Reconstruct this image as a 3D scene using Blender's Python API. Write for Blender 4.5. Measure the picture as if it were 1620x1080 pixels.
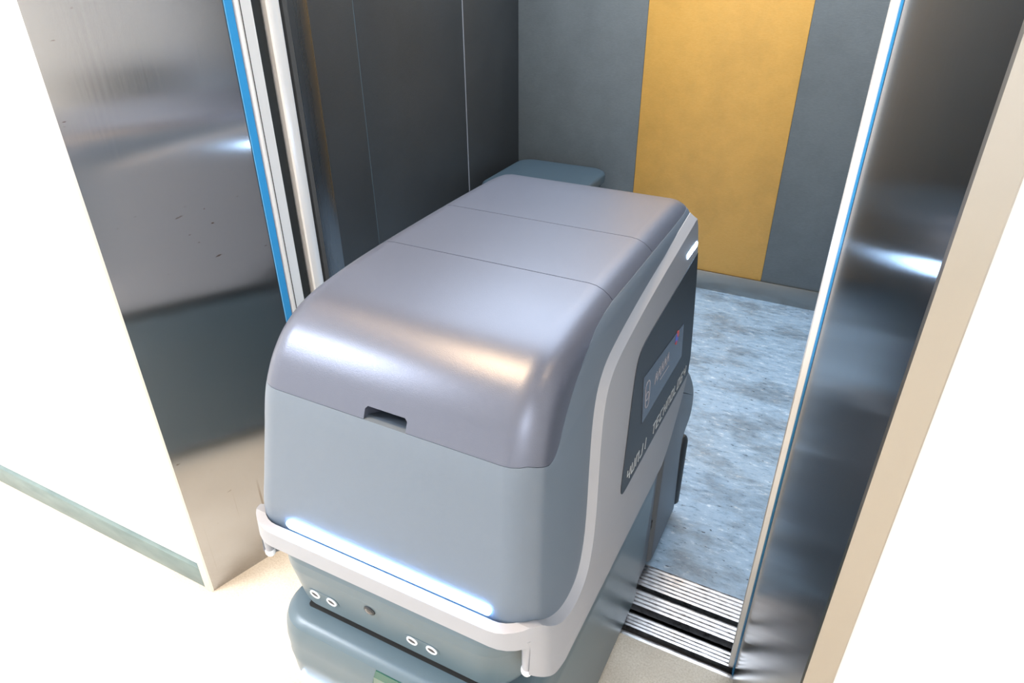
import bpy, bmesh, math, random
from mathutils import Vector, Matrix

for o in list(bpy.data.objects):
    bpy.data.objects.remove(o)
SC = bpy.context.scene
COL = SC.collection
random.seed(7)

# ------------------------------------------------------------------ camera
cam_d = bpy.data.cameras.new('camera')
cam = bpy.data.objects.new('camera', cam_d)
COL.objects.link(cam)
cam_d.sensor_width = 36.0
cam_d.lens = 1100.0 / 1620.0 * 36.0
cam_d.clip_start = 0.02
RX = (0.8888663, 0.22924163, -0.39669256)
RY = (0.45811555, -0.45762628, 0.76204221)
RZ = (-0.00684515, -0.85908466, -0.51178773)
cam.matrix_world = Matrix((
    (RX[0], -RX[1], -RX[2], 0.0),
    (RY[0], -RY[1], -RY[2], 0.0),
    (RZ[0], -RZ[1], -RZ[2], 1.4),
    (0, 0, 0, 1)))
SC.camera = cam
cam_d.dof.use_dof = False

# ------------------------------------------------------------------ world, exposure, lamps
SC.view_settings.view_transform = 'Standard'
SC.view_settings.look = 'None'
SC.view_settings.exposure = 0.0
SC.view_settings.gamma = 1.0
SC.view_settings.use_curve_mapping = False
SC.cycles.use_denoising = True
SC.cycles.max_bounces = 10
SC.cycles.diffuse_bounces = 5
SC.cycles.glossy_bounces = 6
SC.cycles.caustics_reflective = False
SC.cycles.caustics_refractive = False
w = bpy.data.worlds.new('world')
SC.world = w
w.use_nodes = True
w.node_tree.nodes['Background'].inputs[0].default_value = (0.8, 0.87, 1.0, 1)
w.node_tree.nodes['Background'].inputs[1].default_value = 0.3


def area(name, loc, sx, sy, power, col, rot=(0, 0, 0)):
    d = bpy.data.lights.new(name, 'AREA')
    d.shape = 'RECTANGLE'
    d.size, d.size_y, d.energy, d.color = sx, sy, power, col
    o = bpy.data.objects.new(name, d)
    o.location, o.rotation_euler = loc, rot
    COL.objects.link(o)
    return o


area('hall_area_lamp', (-2.45, -0.7, 2.57), 1.2, 0.7, 150, (0.86, 0.92, 1.0))
area('hall_warm_lamp', (-0.80, 0.52, 2.57), 0.26, 0.26, 34, (1.0, 0.66, 0.34))
area('hall_area_lamp', (1.5, -1.5, 2.57), 1.4, 1.2, 70, (0.92, 0.95, 1.0))  # unseen lamp, added to brighten the right wall
area('car_panel_lamp', (-0.555, 2.05, 2.37), 1.75, 1.45, 66, (0.80, 0.90, 1.0))

# ------------------------------------------------------------------ materials


def mat(name, col, rough=0.5, metal=0.0, spec=0.5, emit=None, estr=0.0, coat=0.0):
    m = bpy.data.materials.new(name)
    m.use_nodes = True
    b = m.node_tree.nodes['Principled BSDF']
    b.inputs['Base Color'].default_value = (*col, 1)
    b.inputs['Roughness'].default_value = rough
    b.inputs['Metallic'].default_value = metal
    b.inputs['Specular IOR Level'].default_value = spec
    b.inputs['Coat Weight'].default_value = coat
    if emit:
        b.inputs['Emission Color'].default_value = (*emit, 1)
        b.inputs['Emission Strength'].default_value = estr
    return m


def nd(m, t, **kw):
    n = m.node_tree.nodes.new(t)
    for k, v in kw.items():
        setattr(n, k, v)
    return n


def lk(m, a, b):
    m.node_tree.links.new(a, b)


def bsdf(m):
    return m.node_tree.nodes['Principled BSDF']


def noise(m, scale, stretch=(1, 1, 1), detail=3, rough=0.5):
    tc = nd(m, 'ShaderNodeTexCoord')
    mp = nd(m, 'ShaderNodeMapping')
    mp.inputs['Scale'].default_value = stretch
    n = nd(m, 'ShaderNodeTexNoise')
    n.inputs['Scale'].default_value = scale
    n.inputs['Detail'].default_value = detail
    n.inputs['Roughness'].default_value = rough
    lk(m, tc.outputs['Object'], mp.inputs['Vector'])
    lk(m, mp.outputs['Vector'], n.inputs['Vector'])
    return n


def ramp(m, src, stops):
    r = nd(m, 'ShaderNodeValToRGB')
    e = r.color_ramp.elements
    while len(e) < len(stops):
        e.new(0.5)
    for i, (p, c) in enumerate(stops):
        e[i].position = p
        e[i].color = (*c, 1) if len(c) == 3 else c
    lk(m, src, r.inputs['Fac'])
    return r


def bump(m, src, strength, dist=0.002):
    b = nd(m, 'ShaderNodeBump')
    b.inputs['Strength'].default_value = strength
    b.inputs['Distance'].default_value = dist
    lk(m, src, b.inputs['Height'])
    lk(m, b.outputs['Normal'], bsdf(m).inputs['Normal'])
    return b


def mixc(m, fac, a, b, mode='MIX'):
    x = nd(m, 'ShaderNodeMix', data_type='RGBA', blend_type=mode)
    if isinstance(fac, float):
        x.inputs[0].default_value = fac
    else:
        lk(m, fac, x.inputs[0])
    for i, v in ((6, a), (7, b)):
        if isinstance(v, tuple):
            x.inputs[i].default_value = (*v, 1)
        else:
            lk(m, v, x.inputs[i])
    return x.outputs[2]


def shell_plastic(name, col, rough, grain=0.25):
    m = mat(name, col, rough)
    n = noise(m, 900, detail=2)
    bump(m, n.outputs['Fac'], grain, 0.0004)
    return m


def brushed(name, col, rough, aniso=0.93, specks=False):
    m = mat(name, col, rough, 1.0)
    b = bsdf(m)
    t = nd(m, 'ShaderNodeTangent', direction_type='RADIAL', axis='Z')
    lk(m, t.outputs['Tangent'], b.inputs['Tangent'])
    b.inputs['Anisotropic'].default_value = aniso
    b.inputs['Anisotropic Rotation'].default_value = ROT
    n = noise(m, 40, (9, 9, 0.05), 3)
    r = ramp(m, n.outputs['Fac'], [(0.3, (rough * 0.93,) * 3), (0.7, (rough * 1.07,) * 3)])
    lk(m, r.outputs['Color'], b.inputs['Roughness'])
    if specks:
        # small brown rust flecks and drip marks on the jamb
        v = noise(m, 60, (0.6, 0.8, 2.2), 2)
        r1 = ramp(m, v.outputs['Fac'], [(0.715, (0, 0, 0)), (0.76, (1, 1, 1))])
        v2 = noise(m, 2.6, (1, 1, 1), 2)
        r2 = ramp(m, v2.outputs['Fac'], [(0.5, (0, 0, 0)), (0.6, (1, 1, 1))])
        f = mixc(m, 1.0, r1.outputs['Color'], r2.outputs['Color'], 'MULTIPLY')
        c = mixc(m, f, col, (0.16, 0.11, 0.08))
        v3 = noise(m, 30, (2.4, 2.4, 0.02), 2)
        r3 = ramp(m, v3.outputs['Fac'], [(0.66, (0, 0, 0)), (0.70, (0.55, 0.55, 0.55))])
        tc = nd(m, 'ShaderNodeTexCoord')
        sp_ = nd(m, 'ShaderNodeSeparateXYZ')
        lk(m, tc.outputs['Object'], sp_.inputs[0])
        r4 = ramp(m, sp_.outputs['Z'], [(0.05, (0, 0, 0)), (0.08, (1, 1, 1)), (0.20, (1, 1, 1)), (0.26, (0, 0, 0))])
        f3 = mixc(m, 1.0, r3.outputs['Color'], r4.outputs['Color'], 'MULTIPLY')
        c = mixc(m, f3, c, (0.20, 0.15, 0.10))
        lk(m, c, b.inputs['Base Color'])
    return m


ROT = 0.0
M = {}
M['lid'] = shell_plastic('lid_grey_satin', (0.108, 0.122, 0.166), 0.34, 0.35)
bsdf(M['lid']).inputs['Metallic'].default_value = 0.4
M['body'] = shell_plastic('body_slate_plastic', (0.115, 0.147, 0.190), 0.42)
M['frame'] = shell_plastic('frame_light_grey', (0.30, 0.31, 0.34), 0.42)
M['teal'] = shell_plastic('chassis_teal_grey', (0.080, 0.120, 0.145), 0.34)
M['rear'] = shell_plastic('rear_grey', (0.16, 0.175, 0.20), 0.42)
M['dark'] = mat('dark_plastic', (0.02, 0.022, 0.025), 0.5)
M['black'] = mat('black_gap', (0.004, 0.004, 0.004), 0.8)
M['inset'] = mat('inset_panel', (0.022, 0.028, 0.036), 0.40)
M['screen'] = mat('side_display', (0.038, 0.046, 0.064), 0.25, emit=(0.10, 0.12, 0.17), estr=0.1)
M['print'] = mat('silver_print', (0.45, 0.47, 0.48), 0.5)
M['icon'] = mat('display_icon', (0.2, 0.2, 0.2), 0.4, emit=(0.62, 0.55, 0.68), estr=0.16)
M['icon_blue'] = mat('display_blue', (0.05, 0.08, 0.3), 0.4, emit=(0.08, 0.15, 0.85), estr=0.2)
M['icon_red'] = mat('display_red', (0.3, 0.04, 0.04), 0.4, emit=(0.75, 0.12, 0.12), estr=0.15)
M['led'] = mat('led_strip', (0.9, 0.95, 1.0), 0.4, emit=(0.24, 0.50, 1.0), estr=42.0)
M['led_small'] = mat('led_small', (0.9, 0.95, 1.0), 0.4, emit=(0.45, 0.68, 1.0), estr=60.0)
M['white'] = mat('white_plastic', (0.85, 0.87, 0.9), 0.35)
M['mesh'] = mat('sensor_mesh', (0.06, 0.06, 0.065), 0.6, 0.4)
M['lens'] = mat('camera_lens', (0.012, 0.013, 0.018), 0.08, coat=1.0)
M['greenglass'] = mat('green_display', (0.01, 0.055, 0.04), 0.08, emit=(0.03, 0.16, 0.11), estr=0.35, coat=0.6)
M['glint'] = mat('display_glint', (0.5, 0.8, 0.7), 0.2, emit=(0.6, 1.0, 0.9), estr=1.2)  # emissive colour standing in for a bright reflection on the chassis glass
M['bumper'] = mat('dark_bumper', (0.045, 0.050, 0.056), 0.45)
M['rubber'] = mat('rubber', (0.02, 0.021, 0.023), 0.6)
M['bin'] = mat('bin_plastic', (0.065, 0.098, 0.125), 0.38)
M['film'] = mat('blue_film', (0.03, 0.27, 0.60), 0.3, coat=0.4)
M['steel'] = brushed('brushed_steel', (0.44, 0.44, 0.445), 0.17, specks=True)
M['steel_dark'] = brushed('brushed_steel_dark', (0.43, 0.435, 0.45), 0.15)
M['steel_face_lit'] = brushed('brushed_steel_facing_lit', (0.72, 0.72, 0.71), 0.35, 0.4)  # left facing: its overexposed light is put into a paler colour
M['steel_face_dim'] = brushed('brushed_steel_facing_dim', (0.40, 0.385, 0.36), 0.3, 0.5)  # right facing, same steel: the dimmer light is put into a darker colour
M['steel_skirt'] = brushed('brushed_steel_skirting', (0.36, 0.35, 0.33), 0.34, 0.3)
M['steel_post'] = brushed('brushed_steel_post', (0.22, 0.225, 0.235), 0.28, 0.7)
M['steel_door'] = mat('satin_steel_door_edge', (0.86, 0.87, 0.88), 0.34, 0.35)
M['seal'] = mat('brush_seal', (0.055, 0.055, 0.055), 0.9)
M['shaft'] = mat('shaft_dark', (0.012, 0.014, 0.014), 0.8)


def laminate(name, c0, c1, rough, sc=(6, 6, 60)):
    m = mat(name, c0, rough)
    n = noise(m, 14, sc, 5, 0.6)
    r = ramp(m, n.outputs['Fac'], [(0.3, c0), (0.7, c1)])
    n2 = noise(m, 5, (1, 1, 1), 4, 0.7)
    r2 = ramp(m, n2.outputs['Fac'], [(0.30, (0.86, 0.86, 0.86)), (0.6, (1, 1, 1))])
    c = mixc(m, 1.0, r.outputs['Color'], r2.outputs['Color'], 'MULTIPLY')
    lk(m, c, bsdf(m).inputs['Base Color'])
    bump(m, n.outputs['Fac'], 0.35, 0.002)
    return m


M['grey_lam'] = laminate('grey_laminate', (0.165, 0.180, 0.185), (0.205, 0.220, 0.225), 0.42)
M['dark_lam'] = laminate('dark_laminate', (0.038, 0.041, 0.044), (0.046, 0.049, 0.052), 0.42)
M['yellow_lam'] = laminate('ochre_laminate', (0.84, 0.42, 0.085), (0.90, 0.50, 0.13), 0.38)

m = mat('white_wall_paint', (0.86, 0.855, 0.84), 0.6)
bump(m, noise(m, 220).outputs['Fac'], 0.15, 0.001)
M['wall'] = m
m = mat('ceiling_paint', (0.8, 0.8, 0.8), 0.7)
M['ceil'] = m
m = mat('teal_skirting_tile', (0.20, 0.27, 0.265), 0.3)
n = noise(m, 14, (1, 1, 3), 4)
r = ramp(m, n.outputs['Fac'], [(0.3, (0.115, 0.165, 0.165)), (0.7, (0.16, 0.215, 0.21))])
lk(m, r.outputs['Color'], bsdf(m).inputs['Base Color'])
M['skirt'] = m
m = mat('beige_speckled_floor', (0.62, 0.55, 0.46), 0.45)
n = noise(m, 240, detail=4, rough=0.7)
r = ramp(m, n.outputs['Fac'], [(0.30, (0.54, 0.47, 0.37)), (0.52, (0.68, 0.61, 0.51)), (0.72, (0.76, 0.70, 0.61))])
n2 = noise(m, 9, detail=4)
r2 = ramp(m, n2.outputs['Fac'], [(0.3, (0.88, 0.86, 0.84)), (0.6, (1, 1, 1))])
lk(m, mixc(m, 1.0, r.outputs['Color'], r2.outputs['Color'], 'MULTIPLY'), bsdf(m).inputs['Base Color'])
bump(m, n.outputs['Fac'], 0.15, 0.001)
M['hall_floor'] = m

m = mat('blue_grey_vinyl', (0.3, 0.36, 0.43), 0.3)
n = noise(m, 26, (1.0, 2.6, 1), 6, 0.72)
r = ramp(m, n.outputs['Fac'], [(0.28, (0.10, 0.14, 0.19)), (0.41, (0.31, 0.43, 0.56)), (0.58, (0.42, 0.55, 0.69)), (0.72, (0.85, 0.92, 0.97))])
n2 = noise(m, 4.5, (1, 2.0, 1), 6, 0.7)
r2 = ramp(m, n2.outputs['Fac'], [(0.36, (0.62, 0.59, 0.57)), (0.54, (1, 1, 1))])
n3 = noise(m, 55, (0.8, 2.2, 1), 3, 0.6)
r3 = ramp(m, n3.outputs['Fac'], [(0.29, (0.10, 0.11, 0.12)), (0.35, (1, 1, 1))])
c = mixc(m, 1.0, r.outputs['Color'], r2.outputs['Color'], 'MULTIPLY')
c = mixc(m, 1.0, c, r3.outputs['Color'], 'MULTIPLY')
lk(m, c, bsdf(m).inputs['Base Color'])
rr = ramp(m, n.outputs['Fac'], [(0.3, (0.36,) * 3), (0.7, (0.2,) * 3)])
lk(m, rr.outputs['Color'], bsdf(m).inputs['Roughness'])
bump(m, n.outputs['Fac'], 0.35, 0.003)
M['car_floor'] = m

m = mat('worn_aluminium_sill', (0.7, 0.7, 0.72), 0.32, 1.0)
n = noise(m, 30, (1, 7, 1), 5, 0.7)
r = ramp(m, n.outputs['Fac'], [(0.30, (0.16, 0.15, 0.15)), (0.46, (0.62, 0.62, 0.64)), (0.7, (0.88, 0.88, 0.90))])
lk(m, r.outputs['Color'], bsdf(m).inputs['Base Color'])
M['sill'] = m
M['groove'] = mat('sill_groove_dark', (0.05, 0.046, 0.042), 0.7)  # plain dark colour for the bottom of the sill groove

# ------------------------------------------------------------------ mesh helpers


def mesh_obj(name, verts, faces, material=None, parent=None, smooth=None):
    off = Vector((0, 0, 0))
    p = parent
    while p is not None:
        off += p.location
        p = p.parent
    me = bpy.data.meshes.new(name)
    me.from_pydata([Vector(v) - off for v in verts], [], faces)
    me.update()
    bm = bmesh.new()
    bm.from_mesh(me)
    bmesh.ops.recalc_face_normals(bm, faces=bm.faces)
    bm.to_mesh(me)
    bm.free()
    o = bpy.data.objects.new(name, me)
    COL.objects.link(o)
    if material:
        me.materials.append(material)
    if parent:
        o.parent = parent
    if smooth:
        smooth_angle(o, smooth)
    return o


def smooth_angle(o, deg):
    me = o.data
    for p in me.polygons:
        p.use_smooth = True
    me.set_sharp_from_angle(angle=math.radians(deg))


def box_data(x0, x1, y0, y1, z0, z1):
    v = [(x, y, z) for x in (x0, x1) for y in (y0, y1) for z in (z0, z1)]
    f = [(0, 1, 3, 2), (4, 6, 7, 5), (0, 4, 5, 1), (2, 3, 7, 6), (0, 2, 6, 4), (1, 5, 7, 3)]
    return v, f


def bevel_obj(o, width, seg=2, deg=30):
    bm = bmesh.new()
    bm.from_mesh(o.data)
    es = [e for e in bm.edges if len(e.link_faces) == 2 and e.calc_face_angle(0) > math.radians(deg)]
    bmesh.ops.bevel(bm, geom=es, offset=width, segments=seg, profile=0.5, affect='EDGES', clamp_overlap=True)
    bm.to_mesh(o.data)
    bm.free()
    return o


def box(name, b, material, parent=None, bev=0.0, seg=2):
    v, f = box_data(*b)
    o = mesh_obj(name, v, f, material, parent)
    if bev:
        bevel_obj(o, bev, seg)
        smooth_angle(o, 40)
    return o


def loft_data(rings, cap=True):
    n = len(rings[0])
    v = [p for r in rings for p in r]
    f = []
    for k in range(len(rings) - 1):
        for i in range(n):
            j = (i + 1) % n
            f.append((k * n + i, k * n + j, (k + 1) * n + j, (k + 1) * n + i))
    if cap:
        f.append(tuple(range(n - 1, -1, -1)))
        f.append(tuple((len(rings) - 1) * n + i for i in range(n)))
    return v, f


def loft(name, rings, material, parent=None, smooth=35):
    v, f = loft_data(rings)
    return mesh_obj(name, v, f, material, parent, smooth)


def prism_xy(name, poly, z0, z1, material, parent=None, smooth=None):
    return loft(name, [[(x, y, z0) for x, y in poly], [(x, y, z1) for x, y in poly]], material, parent, smooth)


def prism_yz(name, poly, x0, x1, material=None, parent=None, smooth=None):
    return loft(name, [[(x0, y, z) for y, z in poly], [(x1, y, z) for y, z in poly]], material, parent, smooth)


def rrect(cx, cy, hx, hy, r, n=8, rb=None):
    """rounded rectangle in plan; r radius of front (low y) corners, rb of rear ones"""
    rb = r if rb is None else rb
    pts = []
    for (sx, sy, a0, rad) in ((-1, -1, 180, r), (1, -1, 270, r), (1, 1, 0, rb), (-1, 1, 90, rb)):
        for k in range(n + 1):
            a = math.radians(a0 + 90 * k / n)
            pts.append((cx + sx * (hx - rad) + rad * math.cos(a), cy + sy * (hy - rad) + rad * math.sin(a)))
    return pts


def catmull(pts, sub=6):
    out = []
    n = len(pts)
    for i in range(n - 1):
        p0, p1, p2, p3 = pts[max(i - 1, 0)], pts[i], pts[i + 1], pts[min(i + 2, n - 1)]
        for s in range(sub):
            t = s / sub
            out.append(tuple(0.5 * (2 * b + (c - a) * t + (2 * a - 5 * b + 4 * c - d) * t * t + (3 * b - a - 3 * c + d) * t ** 3)
                             for a, b, c, d in zip(p0, p1, p2, p3)))
    out.append(pts[-1])
    return out


def offset_poly(poly, d):
    """move a closed polygon inward by d (any orientation)"""
    n = len(poly)
    A = sum(poly[i][0] * poly[(i + 1) % n][1] - poly[(i + 1) % n][0] * poly[i][1] for i in range(n))
    s = 1 if A > 0 else -1
    out = []
    for i in range(n):
        a, b, c = Vector(poly[i - 1]), Vector(poly[i]), Vector(poly[(i + 1) % n])
        d1, d2 = (b - a).normalized(), (c - b).normalized()
        n1, n2 = Vector((-d1.y, d1.x)) * s, Vector((-d2.y, d2.x)) * s
        bis = n1 + n2
        k = bis.length_squared
        q = b + bis * (2 * d / k if k > 0.4 else d / 0.6)
        out.append((q.x, q.y))
    return out


def boolean(o, cutter, op='DIFFERENCE', keep=False):
    md = o.modifiers.new('b', 'BOOLEAN')
    md.operation, md.object, md.solver = op, cutter, 'EXACT'
    dg = bpy.context.evaluated_depsgraph_get()
    dg.update()
    me = bpy.data.meshes.new_from_object(o.evaluated_get(dg), depsgraph=dg)
    o.modifiers.clear()
    old = o.data
    mats = [x for x in old.materials]
    o.data = me
    me.name = o.name
    me.materials.clear()
    for x in mats:
        me.materials.append(x)
    for p in me.polygons:
        p.material_index = 0
    if not keep:
        cm = cutter.data
        bpy.data.objects.remove(cutter)
        bpy.data.meshes.remove(cm)
    return o


def empty(name, loc):
    o = bpy.data.objects.new(name, None)
    o.empty_display_size = 0.1
    o.location = loc
    COL.objects.link(o)
    return o


def tag(o, label, cat, group=None):
    o['label'], o['category'] = label, cat
    if group:
        o['group'] = group
    return o


def struct(o):
    o['kind'] = 'structure'
    return o


# ------------------------------------------------------------------ the landing (hall)
WY = 0.697     # landing wall plane
JO = 0.684     # jamb facing plane
struct(box('floor', (-4.2, 2.4, -2.6, 1.030, -0.06, 0.0), M['hall_floor']))
struct(box('ceiling', (-4.2, 2.4, -2.6, WY, 2.6, 2.66), M['ceil']))
struct(box('wall_left', (-4.3, -4.2, -2.6, WY + 0.3, 0, 2.6), M['wall']))
struct(box('wall_right', (2.4, 2.5, -2.6, WY + 0.3, 0, 2.6), M['wall']))
struct(box('wall_rear', (-4.2, 2.4, -2.7, -2.6, 0, 2.6), M['wall']))
wf = struct(box('wall_front', (-4.2, -1.205, WY, 1.0, 0, 2.6), M['wall']))
box('right_pier', (0.106, 2.4, WY, 1.0, 0, 2.6), M['wall'], wf)
box('lintel', (-1.205, 0.106, WY, 1.0, 2.2, 2.6), M['wall'], wf)
struct(box('baseboard_left', (-4.2, -1.219, 0.686, WY, 0.0, 0.066), M['skirt'], bev=0.002))
struct(box('baseboard_right', (0.120, 2.4, 0.686, WY, 0.0, 0.066), M['skirt'], bev=0.002))

# jambs: splayed stainless reveals with a narrow facing on the wall side
HJ = 2.2
jl = struct(prism_xy('trim_1', [(-1.193, JO + 0.002), (-1.103, 1.000), (-1.112, 1.004), (-1.205, 1.0), (-1.207, JO + 0.002)], 0, HJ, M['steel']))
prism_xy('facing', [(-1.193, JO), (-1.1905, JO + 0.004), (-1.195, JO + 0.0045), (-1.214, JO + 0.0045), (-1.214, WY + 0.004), (-1.2175, WY + 0.004), (-1.2175, JO + 0.001), (-1.216, JO)], 0, HJ, M['steel_face_lit'], jl)
prism_xy('film_strip', [(-1.102, 0.9975), (-1.100, 0.9985), (-1.0995, 1.016), (-1.104, 1.016)], 0, HJ, M['film'], jl)
jr = struct(prism_xy('trim_2', [(0.082, JO + 0.002), (-0.007, 1.040), (0.004, 1.044), (0.106, 1.03), (0.106, JO + 0.002)], 0, HJ, M['steel_dark']))
prism_xy('facing', [(0.082, JO), (0.0795, JO + 0.004), (0.085, JO + 0.0045), (0.112, JO + 0.0045), (0.112, WY + 0.004), (0.1155, WY + 0.004), (0.1155, JO + 0.001), (0.114, JO)], 0, HJ, M['steel_face_dim'], jr)
prism_xy('film_strip', [(-0.0065, 1.036), (-0.0095, 1.0415), (-0.0105, 1.046), (-0.005, 1.046), (-0.003, 1.04)], 0, HJ, M['film'], jr)
struct(box('trim_3', (-1.19, 0.08, JO + 0.003, 1.03, HJ, HJ + 0.03), M['steel']))

# landing door leaves, slid open, only their leading edges show
def door_edge(name, pts, z0=0.012, z1=2.15):
    return struct(prism_xy(name, pts, z0, z1, M['steel_door'], None, 25))


d1 = door_edge('door_1', [(-1.60, 1.020), (-1.104, 1.020), (-1.099, 1.022), (-1.097, 1.026), (-1.097, 1.056), (-1.100, 1.062), (-1.105, 1.064), (-1.60, 1.064)])
box('door_groove', (-1.0975, -1.0962, 1.030, 1.0318, 0.012, 2.15), M['seal'], d1)
d2 = door_edge('door_2', [(-0.006, 1.050), (-0.0195, 1.050), (-0.0215, 1.054), (-0.0215, 1.086), (-0.018, 1.092), (0.45, 1.092), (0.45, 1.050)])
# car door leaf, left
d3 = door_edge('door_3', [(-1.60, 1.106), (-1.108, 1.106), (-1.104, 1.108), (-1.101, 1.114), (-1.100, 1.122), (-1.102, 1.132), (-1.107, 1.141), (-1.118, 1.148), (-1.60, 1.150)])
d4 = door_edge('door_4', [(0.45, 1.106), (0.0, 1.106), (-0.006, 1.112), (-0.006, 1.140), (0.0, 1.148), (0.45, 1.150)])
# dark shaft slots behind the door leaves
struct(box('wall_shaft_left', (-1.66, -1.62, 1.0, 1.25, 0, 2.5), M['shaft']))
struct(box('wall_shaft_right', (0.47, 0.51, 1.0, 1.25, 0, 2.5), M['shaft']))
s1 = struct(box('trim_4', (-1.62, -1.115, 1.068, 1.100, 0.0, 2.3), M['shaft']))

# ------------------------------------------------------------------ sills: ridged aluminium strips over a dark pit
def ridged(name, y0, y1, nr, z=0.0, x0=-1.62, x1=0.46):
    prof = [(y0, -0.03), (y0, z)]
    wv = (y1 - y0) / nr
    for k in range(nr):
        a = y0 + k * wv
        prof += [(a + 0.02 * wv, z), (a + 0.60 * wv, z), (a + 0.68 * wv, z - 0.004), (a + 0.92 * wv, z - 0.004)]
    prof += [(y1, z - 0.001), (y1, -0.03)]
    return struct(prism_yz(name, prof, x0, x1, M['sill']))


ridged('trim_5', 1.030, 1.041, 1)
ridged('trim_6', 1.0565, 1.095, 4)
ridged('trim_7', 1.121, 1.167, 4)
ridged('trim_8', 1.181, 1.250, 6)
struct(box('floor_sill_groove', (-1.62, 0.46, 1.030, 1.0955, -0.06, -0.014), M['groove']))
struct(box('floor_pit', (-1.62, 0.46, 1.0955, 1.26, -0.30, -0.12), M['shaft']))
struct(box('floor_car_groove', (-1.62, 0.46, 1.121, 1.25, -0.06, -0.022), M['shaft']))

# ------------------------------------------------------------------ the lift car
CL, CR, CB = -1.46, 0.350, 2.885
struct(box('floor_car', (CL - 0.02, CR + 0.02, 1.25, CB + 0.02, -0.06, 0.0), M['car_floor']))
struct(box('ceiling_car', (CL - 0.02, CR + 0.02, 1.16, CB + 0.02, 2.4, 2.45), M['ceil']))
wl = struct(box('wall_car_left', (CL - 0.06, CL - 0.008, 1.25, CB + 0.05, 0, 2.4), M['shaft']))
for a, b_ in ((1.25, 1.8035), (1.8065, 2.4275), (2.4325, CB)):
    box('wall_panel', (CL - 0.008, CL, a, b_, 0.087, 2.4), M['dark_lam'], wl, bev=0.0015)
box('joint_strip', (CL - 0.008, CL + 0.0005, 2.4275, 2.4325, 0.087, 2.4), M['frame'], wl)
box('joint_strip', (CL - 0.008, CL - 0.001, 1.8035, 1.8065, 0.087, 2.4), M['teal'], wl)
box('skirting', (CL - 0.008, CL + 0.004, 1.25, CB, 0.0, 0.087), M['steel_skirt'], wl, bev=0.0015)
wb = struct(box('wall_back', (CL - 0.06, CR + 0.06, CB + 0.008, CB + 0.05, 0, 2.4), M['shaft']))
for a, b_, k in ((CL, -0.8945, 'grey_lam'), (-0.8935, -0.2955, 'yellow_lam'), (-0.2945, CR, 'grey_lam')):
    p = box('wall_panel', (a, b_, CB, CB + 0.008, 0.087, 2.4), M[k], wb, bev=0.001)
    if k == 'yellow_lam':
        p['label'] = 'ochre yellow wall panel'
box('skirting', (CL, CR, CB - 0.006, CB + 0.008, 0.0, 0.087), M['steel_skirt'], wb, bev=0.0015)
wr = struct(box('wall_car_right', (CR + 0.008, CR + 0.06, 1.25, CB + 0.05, 0, 2.4), M['shaft']))
for a, b_ in ((1.25, 1.8035), (1.8065, 2.4275), (2.4325, CB)):
    box('wall_panel', (CR, CR + 0.008, a, b_, 0.087, 2.4), M['grey_lam'], wr, bev=0.0015)
box('skirting', (CR - 0.004, CR + 0.008, 1.25, CB, 0.0, 0.087), M['steel_skirt'], wr, bev=0.0015)
# car front returns (door posts) with a brush seal on the door side
t9 = struct(box('trim_9', (CL, -1.118, 1.172, 1.235, 0.0, 2.4), M['steel_post'], bev=0.002))
box('brush_seal', (-1.30, -1.1165, 1.160, 1.1725, 0.0, 2.4), M['seal'], t9)
t10 = struct(box('trim_10', (0.02, CR, 1.172, 1.235, 0.0, 2.4), M['steel_post'], bev=0.002))
box('brush_seal', (0.0185, 0.2, 1.160, 1.1725, 0.0, 2.4), M['seal'], t10)
struct(box('trim_11', (CL, CR, 1.172, 1.235, 2.15, 2.4), M['steel_dark']))

# ------------------------------------------------------------------ the delivery robot
C = -0.450
robot = empty('delivery_robot', (C, 0.80, 0.0))
tag(robot, 'grey wheeled delivery robot with rounded cargo lid half way into the lift', 'robot')


def hwF(z):        # half width of the light grey frame
    return 0.240 - 0.0714 * (z - 0.55)


def hwB(z):        # half width of the cabin shell
    return hwF(z) - 0.0105


# --- cabin shell: side profile rounded over into both sides
front = catmull([(0.545, 0.560), (0.487, 0.640), (0.4785, 0.690), (0.489, 0.750), (0.501, 0.810), (0.512, 0.866),
                 (0.524, 0.900), (0.543, 0.932), (0.572, 0.960), (0.615, 0.980), (0.675, 0.9895), (0.76, 0.9945), (0.90, 0.9965),
                 (1.05, 0.996), (1.155, 0.993), (1.189, 0.985), (1.205, 0.968), (1.211, 0.94)], 5)
prof = front + [(1.208, 0.86), (1.202, 0.76), (1.194, 0.66), (1.190, 0.56)]
RB = 0.040
rings = []
TH = [0, 15, 30, 45, 60, 75, 90]
for th in TH[::-1]:
    a = math.radians(th)
    pp = offset_poly(prof, RB * (1 - math.cos(a)))
    rings.append([(C - (hwB(z) - RB + RB * math.sin(a)), y, z) for y, z in pp])
for th in TH:
    a = math.radians(th)
    pp = offset_poly(prof, RB * (1 - math.cos(a)))
    rings.append([(C + (hwB(z) - RB + RB * math.sin(a)), y, z) for y, z in pp])


def bow(v):
    x, y, z = v
    t = min(max((y - 0.98) / 0.2, 0), 1)
    return (x, y - 0.010 * ((x - C) / 0.2) ** 2 * t * t * (3 - 2 * t), z)


sv, sf = loft_data(rings)
sv = [bow(p) for p in sv]

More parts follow.
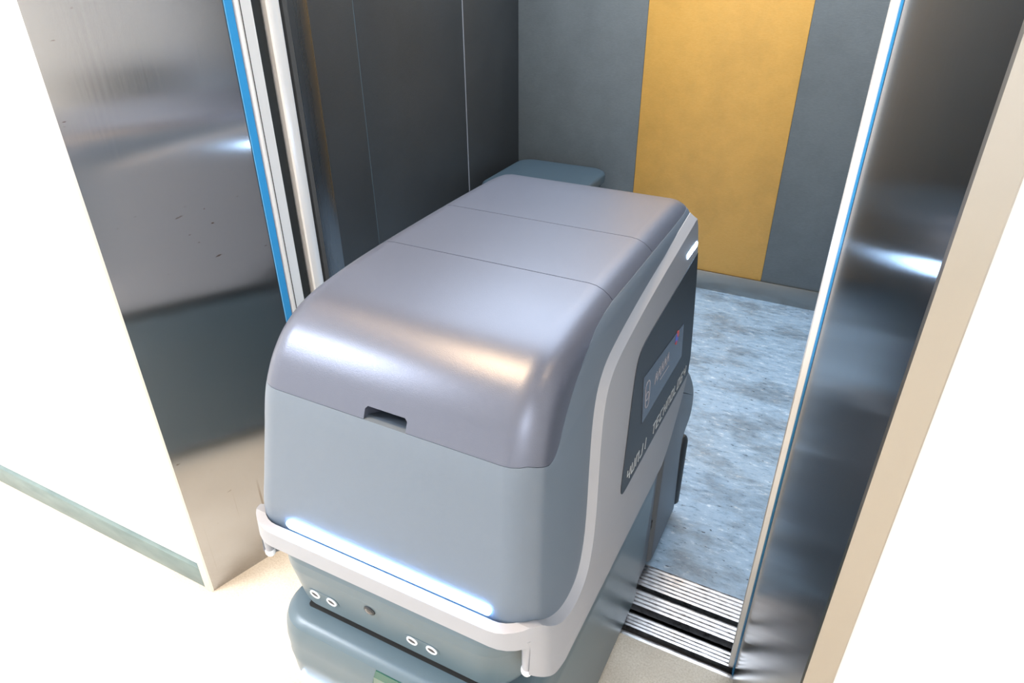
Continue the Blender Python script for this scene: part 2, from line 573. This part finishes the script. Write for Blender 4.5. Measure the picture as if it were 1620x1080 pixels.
sideline = catmull([(0.530, 0.887), (0.546, 0.879), (0.560, 0.8735), (0.575, 0.875), (0.588, 0.885), (0.604, 0.904), (0.625, 0.924),
                    (0.655, 0.946), (0.695, 0.9635), (0.735, 0.9725), (0.783, 0.9765)], 4)
REG = {
    'front_lid': [(0.40, 0.887)] + sideline + [(0.783, 1.10), (0.40, 1.10)],
    'middle_lid': [(0.783, 0.9765), (0.955, 0.978), (0.955, 1.10), (0.783, 1.10)],
    'rear_lid': [(0.955, 0.978), (1.30, 0.978), (1.30, 1.10), (0.955, 1.10)],
}
body = mesh_obj('cabin_body', sv, sf, M['body'], robot)
LID = {}
for k, poly in REG.items():
    li = mesh_obj(k, sv, sf, M['lid'], robot)
    cut = prism_yz('cut', offset_poly(poly, 0.0007), C - 0.4, C + 0.4)
    boolean(li, cut, 'INTERSECT')
    LID[k] = li
allreg = [(0.40, 0.887)] + sideline + [(0.955, 0.978), (1.30, 0.978), (1.30, 1.10), (0.40, 1.10)]
boolean(body, prism_yz('cut', allreg, C - 0.4, C + 0.4))
# finger pull: notch at the lower edge of the front lid, ledge left in the body below
v, f = loft_data([[(x, 0.44, z) for x, z in ((-0.4745, 0.87), (-0.4745, 0.900), (-0.471, 0.9035), (-0.4165, 0.9035), (-0.413, 0.900), (-0.413, 0.87))],
                  [(x, 0.560, z) for x, z in ((-0.4745, 0.87), (-0.4745, 0.900), (-0.471, 0.9035), (-0.4165, 0.9035), (-0.413, 0.900), (-0.413, 0.87))]])
boolean(LID['front_lid'], mesh_obj('cut', v, f))
for o in (body, *LID.values()):
    smooth_angle(o, 28)
box('pull_recess', (-0.480, -0.407, 0.552, 0.566, 0.8874, 0.910), M['inset'], LID['front_lid'])

# --- light grey frame: two side panels joined by the front band
rr_ = []
for z in (0.53, 0.57, 0.61, 0.65, 0.70, 0.76, 0.82, 0.88, 0.93, 1.02):
    h = hwF(z)
    rr_.append([(x, y, z) for x, y in rrect(C, 0.9, h, 0.9 - 0.4605, 0.058, 8, 0.004)])
frame = loft('side_frame', rr_, M['frame'], robot, None)
# rear edge and lower edge of the panels
low = [(0.4605 - 0.06, 0.651), (0.4605, 0.630)] + catmull([(0.4605, 0.630), (0.480, 0.600), (0.503, 0.576), (0.526, 0.559), (0.552, 0.550)], 4)[1:] + \
      [(0.995, 0.549)] + catmull([(0.995, 0.549), (1.035, 0.565), (1.085, 0.596), (1.135, 0.634), (1.163, 0.675), (1.171, 0.76), (1.176, 0.87), (1.168, 0.94), (1.153, 0.972)], 4)[1:] + \
      [(1.13, 1.05), (0.40, 1.05)]
boolean(frame, prism_yz('cut', low, C - 0.5, C + 0.5), 'INTERSECT')
# hollow
inner = []
for z in (0.40, 1.10):
    h = hwF(z) - 0.0125
    inner.append([(x, y, z) for x, y in rrect(C, 1.0, h, 1.0 - 0.474, 0.045, 8, 0.004)])
boolean(frame, loft('cut', inner, None, None, None))
# opening with a chamfered edge
P_in = [(0.30, 0.600), (0.440, 0.670), (0.4605, 0.6795), (0.468, 0.682), (0.484, 0.6835)] + catmull([(0.500, 0.678), (0.520, 0.661), (0.540, 0.645), (0.564, 0.632), (0.590, 0.627), (0.614, 0.631), (0.632, 0.644), (0.648, 0.672),
                 (0.660, 0.71), (0.670, 0.76), (0.680, 0.81), (0.690, 0.848), (0.704, 0.879), (0.724, 0.900), (0.755, 0.915), (0.82, 0.930), (0.93, 0.9485), (1.10, 0.970)], 3) + [(1.30, 0.996), (1.30, 1.20), (0.30, 1.20)]
P_out = offset_poly(P_in, -0.017)
# front part: the band's top slopes outward and down
sst = lambda t: 0.0 if t < 0 else (1.0 if t > 1 else t * t * (3 - 2 * t))
P_out = [(a[0] + (b[0] - a[0]) * sst((a[0] - 0.462) / 0.125), a[1] + (b[1] - a[1]) * sst((a[0] - 0.462) / 0.125)) for a, b in zip(P_in, P_out)]
cr = []
for s in (-1, 1):
    a = [(C + s * (hwF(z) - 0.0115), y, z) for y, z in P_in]
    b_ = [(C + s * (hwF(z) + 0.0060), y, z) for y, z in P_out]
    cr += ([b_, a] if s < 0 else [a, b_])
boolean(frame, loft('cut', cr, None, None, None))
# open underside between the skirts
h0 = 0.2205
boolean(frame, loft('cut', [[(x, y, z) for x, y in ((C - h0, 0.40), (C + h0, 0.40), (C + h0, 0.70), (C - h0, 0.70))] for z in (0.30, 0.6505)], None, None, None))
smooth_angle(frame, 24)
for s in (-1, 1):
    x = C + s * 0.2145
    pin = loft('guide_pin', [[(x + 0.0065 * math.cos(t * math.pi / 6), 0.486 + 0.0065 * math.sin(t * math.pi / 6), z) for t in range(12)] for z in (0.598, 0.660)], M['frame'], frame)
    rg = []
    for zz, rad in ((0.5905, 0.003), (0.592, 0.006), (0.596, 0.0078), (0.601, 0.0078), (0.604, 0.006)):
        rg.append([(x + rad * math.cos(t * math.pi / 6), 0.486 + rad * math.sin(t * math.pi / 6), zz) for t in range(12)])
    loft('white_tip', rg, M['white'], frame)

# --- light strips


def capsule(x0, x1, zc, h, n=8):
    r = h / 2
    p = [(x1 - r + r * math.cos(math.radians(a)), zc + r * math.sin(math.radians(a))) for a in [-90 + 180 * k / n for k in range(n + 1)]]
    p += [(x0 + r + r * math.cos(math.radians(a)), zc + r * math.sin(math.radians(a))) for a in [90 + 180 * k / n for k in range(n + 1)]]
    return p


cp = capsule(-0.603, -0.280, 0.6918, 0.0135)
loft('front_light_strip', [[(x, 0.4755, z) for x, z in cp], [(x, 0.50, z) for x, z in cp]], M['led'], robot)


def side_pt(y, z, out=0.0):
    return (C + hwF(z) + out, y, z)


def side_plate(name, poly, material, parent, o0, o1):
    v, f = loft_data([[side_pt(y, z, o0) for y, z in poly], [side_pt(y, z, o1) for y, z in poly]])
    return mesh_obj(name, v, f, material, parent)


side_plate('side_light', capsule(1.098, 1.166, 0.918, 0.0098), M['led_small'], robot, -0.004, 0.0006)
v, f = loft_data([[(2 * C - side_pt(y, z, o_)[0], y, z) for y, z in capsule(1.098, 1.166, 0.918, 0.0098)] for o_ in (-0.004, 0.0006)])
mesh_obj('side_light', v, f, M['led_small'], robot)

ins = catmull([(0.967, 0.881), (0.900, 0.8755), (0.862, 0.869), (0.842, 0.858), (0.828, 0.836), (0.812, 0.795), (0.794, 0.742), (0.776, 0.692), (0.770, 0.672),
               (0.773, 0.661), (0.785, 0.6575), (0.81, 0.657)], 3) + [(1.150, 0.6575), (1.164, 0.69), (1.1695, 0.76), (1.1715, 0.80), (1.1735, 0.86), (1.1715, 0.8985)]
inset = side_plate('dark_side_panel', ins, M['inset'], robot, -0.006, 0.0012)
inset['label'] = 'dark slate panel with lettering and display'
disp = side_plate('display', [(0.863, 0.732), (1.09, 0.729), (1.094, 0.794), (0.8665, 0.813)], M['screen'], inset, 0.0005, 0.0019)

# lettering on the dark panel: each letter drawn with strokes in a 1 x 1 cell
GL = {
    'Y': [[(0, 1), (0, .5), (.75, .5)], [(.75, 1), (.75, 0)]],
    'U': [[(0, 1), (0, .05), (.75, 0), (.75, 1)]],
    'N': [[(0, 0), (0, 1), (.75, .95), (.75, 0)]],
    'J': [[(.0, 0), (.6, 0), (.6, 1)]],
    'I': [[(.3, 0), (.3, 1)]],
    'T': [[(0, 1), (.9, 1)], [(.42, 1), (.42, 0)]],
    'E': [[(.75, 1), (0, 1), (0, 0), (.75, 0)], [(0, .5), (.7, .5)]],
    'C': [[(.75, 1), (0, 1), (0, 0), (.75, 0)]],
    'H': [[(0, 1), (0, 0)], [(0, .5), (.75, .5)], [(.75, 1), (.75, 0)]],
    'O': [[(0, 0), (0, 1), (.75, 1), (.75, 0), (0, 0)]],
    'L': [[(0, 1), (0, 0), (.7, 0)]],
    'G': [[(.75, 1), (0, 1), (0, 0), (.75, 0), (.75, .5), (.4, .5)]],
    ' ': [],
}


def strokes(lines, wd, o0, o1):
    V, F = [], []
    for ln in lines:
        for (ya, za), (yb, zb) in zip(ln[:-1], ln[1:]):
            d = Vector((yb - ya, zb - za))
            if d.length < 1e-6:
                continue
            d.normalize()
            nrm = Vector((-d.y, d.x)) * wd / 2
            e = d * wd / 2
            q = [(ya - e.x + nrm.x, za - e.y + nrm.y), (yb + e.x + nrm.x, zb + e.y + nrm.y),
                 (yb + e.x - nrm.x, zb + e.y - nrm.y), (ya - e.x - nrm.x, za - e.y - nrm.y)]
            vv, ff = loft_data([[side_pt(y, z, o0) for y, z in q], [side_pt(y, z, o1) for y, z in q]])
            b0 = len(V)
            V += vv
            F += [tuple(b0 + i for i in fc) for fc in ff]
    return V, F


txt = 'YUNJI TECHNOLOGY'
y0, pitch, hh, ww = 0.796, 0.0213, 0.0165, 0.0165
lines = []
for i, ch in enumerate(txt):
    for st in GL[ch]:
        lines.append([(y0 + i * pitch + px * ww + (pz - 0.5) * 0.006, 0.669 + pz * hh) for px, pz in st])
V, F = strokes(lines, 0.0019, 0.0008, 0.0018)
mesh_obj('lettering', V, F, M['print'], inset)['kind'] = 'stuff'

# faint picture on the display: outlined capsule, a short word of strokes, blue and red dot
def arc(cy, cz, ry, rz, a0, a1, n=10):
    return [(cy + ry * math.cos(math.radians(a0 + (a1 - a0) * k / n)), cz + rz * math.sin(math.radians(a0 + (a1 - a0) * k / n))) for k in range(n + 1)]


pic = [arc(0.888, 0.785, 0.011, 0.010, 200, -20) + [(0.898, 0.768), (0.896, 0.760)] + arc(0.886, 0.757, 0.009, 0.008, 0, -180) + [(0.877, 0.785)],
       arc(0.886, 0.769, 0.008, 0.007, 0, 360)]
V, F = strokes(pic, 0.0018, 0.0012, 0.0024)
mesh_obj('display_icon', V, F, M['icon'], inset)
wrd = []
for k in range(5):
    yy = 0.925 + k * 0.0165
    wrd += [[(yy, 0.768), (yy + 0.006, 0.784)], [(yy + 0.003, 0.776), (yy + 0.012, 0.779)], [(yy + 0.011, 0.768), (yy + 0.011, 0.785)]]
wrd.append([(0.955, 0.759), (1.005, 0.757)])
V, F = strokes(wrd, 0.0014, 0.0012, 0.0024)
mesh_obj('display_text_marks', V, F, M['icon'], inset)
for nm, mt, dy, dz, rad in (('display_dot', 'icon_blue', 0.0, 0.0, 0.009), ('display_dot', 'icon_red', 0.006, 0.006, 0.006), ('display_dot', 'icon_red', -0.004, -0.006, 0.004)):
    pl = arc(1.050 + dy, 0.787 + dz, rad, rad, 0, 340, 12)
    side_plate(nm, pl, M[mt], inset, 0.0012, 0.0024 + 0.0004 * (mt == 'icon_red'))

# --- sensor tray under the front band
def ring(z, y_front, h, r, y_back):
    return [(x, y, z) for x, y in rrect(C, (y_front + y_back) / 2, h, (y_back - y_front) / 2, r, 18, 0.02)]


tray = loft('sensor_tray', [ring(0.515, 0.500, 0.178, 0.045, 1.05), ring(0.517, 0.4905, 0.186, 0.050, 1.06), ring(0.521, 0.4855, 0.191, 0.054, 1.07),
                            ring(0.530, 0.4840, 0.195, 0.056, 1.07), ring(0.597, 0.4735, 0.1993, 0.058, 1.07), ring(0.6005, 0.4732, 0.1995, 0.058, 1.07),
                            ring(0.618, 0.4740, 0.200, 0.058, 1.07), ring(0.627, 0.4760, 0.199, 0.057, 1.07), ring(0.632, 0.483, 0.194, 0.052, 1.06)], M['teal'], robot, 7.5)
# slope of the lower face carrying the sensors
Pa, Pb = Vector((0, 0.4840, 0.530)), Vector((0, 0.4735, 0.597))
tz = (Pb - Pa).normalized()
tn = Vector((0, -tz.z, tz.y))


def face_pt(x, s, out):
    """s metres up the sloping face from its lower edge"""
    return Vector((x, 0, 0)) + Pa + tz * s + tn * out


def disc(name, x, s, prof_, material, parent, n=20):
    rg = []
    for out, rad in prof_:
        rg.append([face_pt(x + rad * math.cos(2 * math.pi * k / n), s + rad * math.sin(2 * math.pi * k / n), out) for k in range(n)])
    return loft(name, rg, material, parent, 30)


def torus_like(name, x, s, r1, r0, hgt, material, parent, n=24):
    rg = []
    for out, rad in ((-0.003, r1), (hgt * 0.6, r1), (hgt, r1 - 0.0006), (hgt, r0 + 0.0006), (hgt * 0.5, r0), (-0.003, r0)):
        rg.append([face_pt(x + rad * math.cos(2 * math.pi * k / n), s + rad * math.sin(2 * math.pi * k / n), out) for k in range(n)])
    v, f = loft_data(rg + [rg[0]], cap=False)
    return mesh_obj(name, v, f, material, parent, 40)


for xa, xb in ((-0.5805, -0.5495), (-0.4085, -0.3765)):
    cpz = capsule(xa - 0.0125, xb + 0.0125, 0.026, 0.0225)
    v, f = loft_data([[face_pt(x, z, -0.003) for x, z in cpz], [face_pt(x, z, 0.0008) for x, z in cpz]])
    plate = mesh_obj('sensor_plate', v, f, M['teal'], robot)
    for xx in (xa, xb):
        torus_like('sensor_ring', xx, 0.026, 0.0088, 0.0063, 0.0026, M['white'], plate)
        disc('sensor_mesh', xx, 0.026, [(-0.002, 0.0066), (0.0012, 0.0066), (0.0016, 0.0045)], M['mesh'], plate)
lens = disc('camera_lens', -0.474, 0.056, [(-0.004, 0.0092), (0.0012, 0.0092), (0.0022, 0.0084), (0.0022, 0.0070)], M['dark'], robot)
disc('lens_glass', -0.474, 0.056, [(0.001, 0.0070), (0.0026, 0.0066), (0.0040, 0.0045), (0.0046, 0.002)], M['lens'], lens)
box('dark_neck', (C - 0.165, C + 0.165, 0.497, 1.05, 0.480, 0.520), M['black'], robot)

# --- chassis below the tray
base = loft('chassis', [ring(0.030, 0.490, 0.186, 0.05, 1.105), ring(0.045, 0.474, 0.197, 0.056, 1.115), ring(0.20, 0.458, 0.204, 0.058, 1.113), ring(0.408, 0.4485, 0.211, 0.058, 1.108),
                        ring(0.421, 0.4475, 0.2115, 0.058, 1.106), ring(0.425, 0.4485, 0.211, 0.058, 1.106), ring(0.455, 0.4475, 0.211, 0.058, 1.100), ring(0.478, 0.4500, 0.2095, 0.058, 1.088),
                        ring(0.490, 0.4545, 0.206, 0.056, 1.07), ring(0.4965, 0.4610, 0.201, 0.054, 1.05), ring(0.500, 0.4690, 0.195, 0.05, 1.03), ring(0.505, 0.500, 0.17, 0.05, 1.0)], M['teal'], robot, 24)
loft('dark_slot', [[(x, y, 0.4905 + (y - 0.469) * 0.16 + dz) for x, y in rrect(C, 0.4970, 0.163, 0.0085, 0.005, 4)] for dz in (0.004, 0.0102)], M['black'], robot, None)
cp = capsule(-0.628, -0.272, 0.366, 0.010)
loft('chassis_light_strip', [[(x, 0.4485, z) for x, z in cp], [(x, 0.465, z) for x, z in cp]], M['led_small'], robot)
sp = [(0.410, -0.4725, 0.4465), (0.452, -0.466, 0.4460), (0.478, -0.4615, 0.4485), (0.489, -0.4595, 0.4525)]
sfr = [(x, y, z) for z, x, y in sp] + [(-0.392, y, z) for z, x, y in sp[::-1]]
scr = loft('chassis_display', [sfr, [(x, 0.468, z) for x, y, z in sfr]], M['greenglass'], robot, None)
loft('display_glint', [[(-0.440, 0.4452, 0.452), (-0.418, 0.4452, 0.452), (-0.418, 0.4474, 0.472), (-0.440, 0.4474, 0.472)],
                      [(-0.440, 0.452, 0.452), (-0.418, 0.452, 0.452), (-0.418, 0.455, 0.472), (-0.440, 0.455, 0.472)]], M['glint'], scr, None)
for sx in (-1, 1):
    for yy in (0.62, 0.98):
        rg = []
        for xx, rad in ((-0.018, 0.040), (-0.014, 0.045), (0.014, 0.045), (0.018, 0.040)):
            rg.append([(C + sx * 0.13 + xx, yy + rad * math.cos(2 * math.pi * k / 20), 0.0455 + rad * math.sin(2 * math.pi * k / 20)) for k in range(20)])
        loft('wheel', rg, M['rubber'], robot)

# --- rear drive unit standing inside the car
rp = catmull([(1.232, 0.028), (1.43, 0.028)], 1) + [(1.443, 0.034), (1.446, 0.060), (1.432, 0.150), (1.420, 0.250), (1.419, 0.292), (1.437, 0.304)] + \
    catmull([(1.437, 0.304), (1.468, 0.316), (1.482, 0.335), (1.487, 0.362), (1.480, 0.400), (1.458, 0.436), (1.418, 0.482), (1.372, 0.524), (1.300, 0.553), (1.240, 0.560)], 3)[1:] + [(1.232, 0.556)]
R2 = 0.014
rings = []
for s, ths in ((-1, [90, 60, 30, 0]), (1, [0, 30, 60, 90])):
    for th in ths:
        a = math.radians(th)
        pp = offset_poly(rp, R2 * (1 - math.cos(a)))
        rings.append([(C + s * (0.195 - R2 + R2 * math.sin(a)), y, z) for y, z in pp])
rear = loft('rear_unit', rings, M['rear'], robot, 30)
bx = C + 0.186
rg = []
for z, rad in ((0.044, 0.010), (0.050, 0.015), (0.255, 0.015), (0.266, 0.012), (0.272, 0.006)):
    rg.append([(bx + rad * math.cos(2 * math.pi * k / 14), 1.456 + rad * 1.3 * math.sin(2 * math.pi * k / 14), z) for k in range(14)])
loft('rear_bumper', rg, M['bumper'], robot)
rg2 = [[(2 * C - x, y, z) for x, y, z in r_] for r_ in rg]
loft('rear_bumper', rg2, M['bumper'], robot)
box('gap_strip', (C - 0.18, C + 0.18, 1.150, 1.240, 0.10, 0.52), M['dark'], robot)
for k, zz in enumerate((0.15, 0.37, 0.42)):
    box('latch', (C + 0.179, C + 0.186, 1.222, 1.236, zz, zz + 0.022), M['rubber'], robot)
box('connecting_plate', (C - 0.186, C + 0.186, 1.10, 1.222, 0.035, 0.545), M['rear'], robot, bev=0.003)

# ------------------------------------------------------------------ low rounded bin in the far left corner of the car
bn = empty('plastic_bin', (-1.20, 2.625, 0.0))
tag(bn, 'low blue-grey bin with rounded lid in the far left corner behind the robot', 'bin')


def bring(z, hx, hy, r):
    return [(x, y, z) for x, y in rrect(-1.203, 2.622, hx, hy, r, 8)]


loft('bin_body', [bring(0.0, 0.165, 0.165, 0.05), bring(0.02, 0.170, 0.170, 0.055), bring(0.46, 0.200, 0.200, 0.065)], M['bin'], bn)
loft('bin_lid', [bring(0.452, 0.208, 0.212, 0.07), bring(0.456, 0.213, 0.217, 0.074), bring(0.482, 0.213, 0.217, 0.074), bring(0.489, 0.210, 0.214, 0.072),
                 bring(0.4935, 0.203, 0.207, 0.066), bring(0.4955, 0.190, 0.194, 0.055), bring(0.4965, 0.12, 0.12, 0.04)], M['bin'], bn)
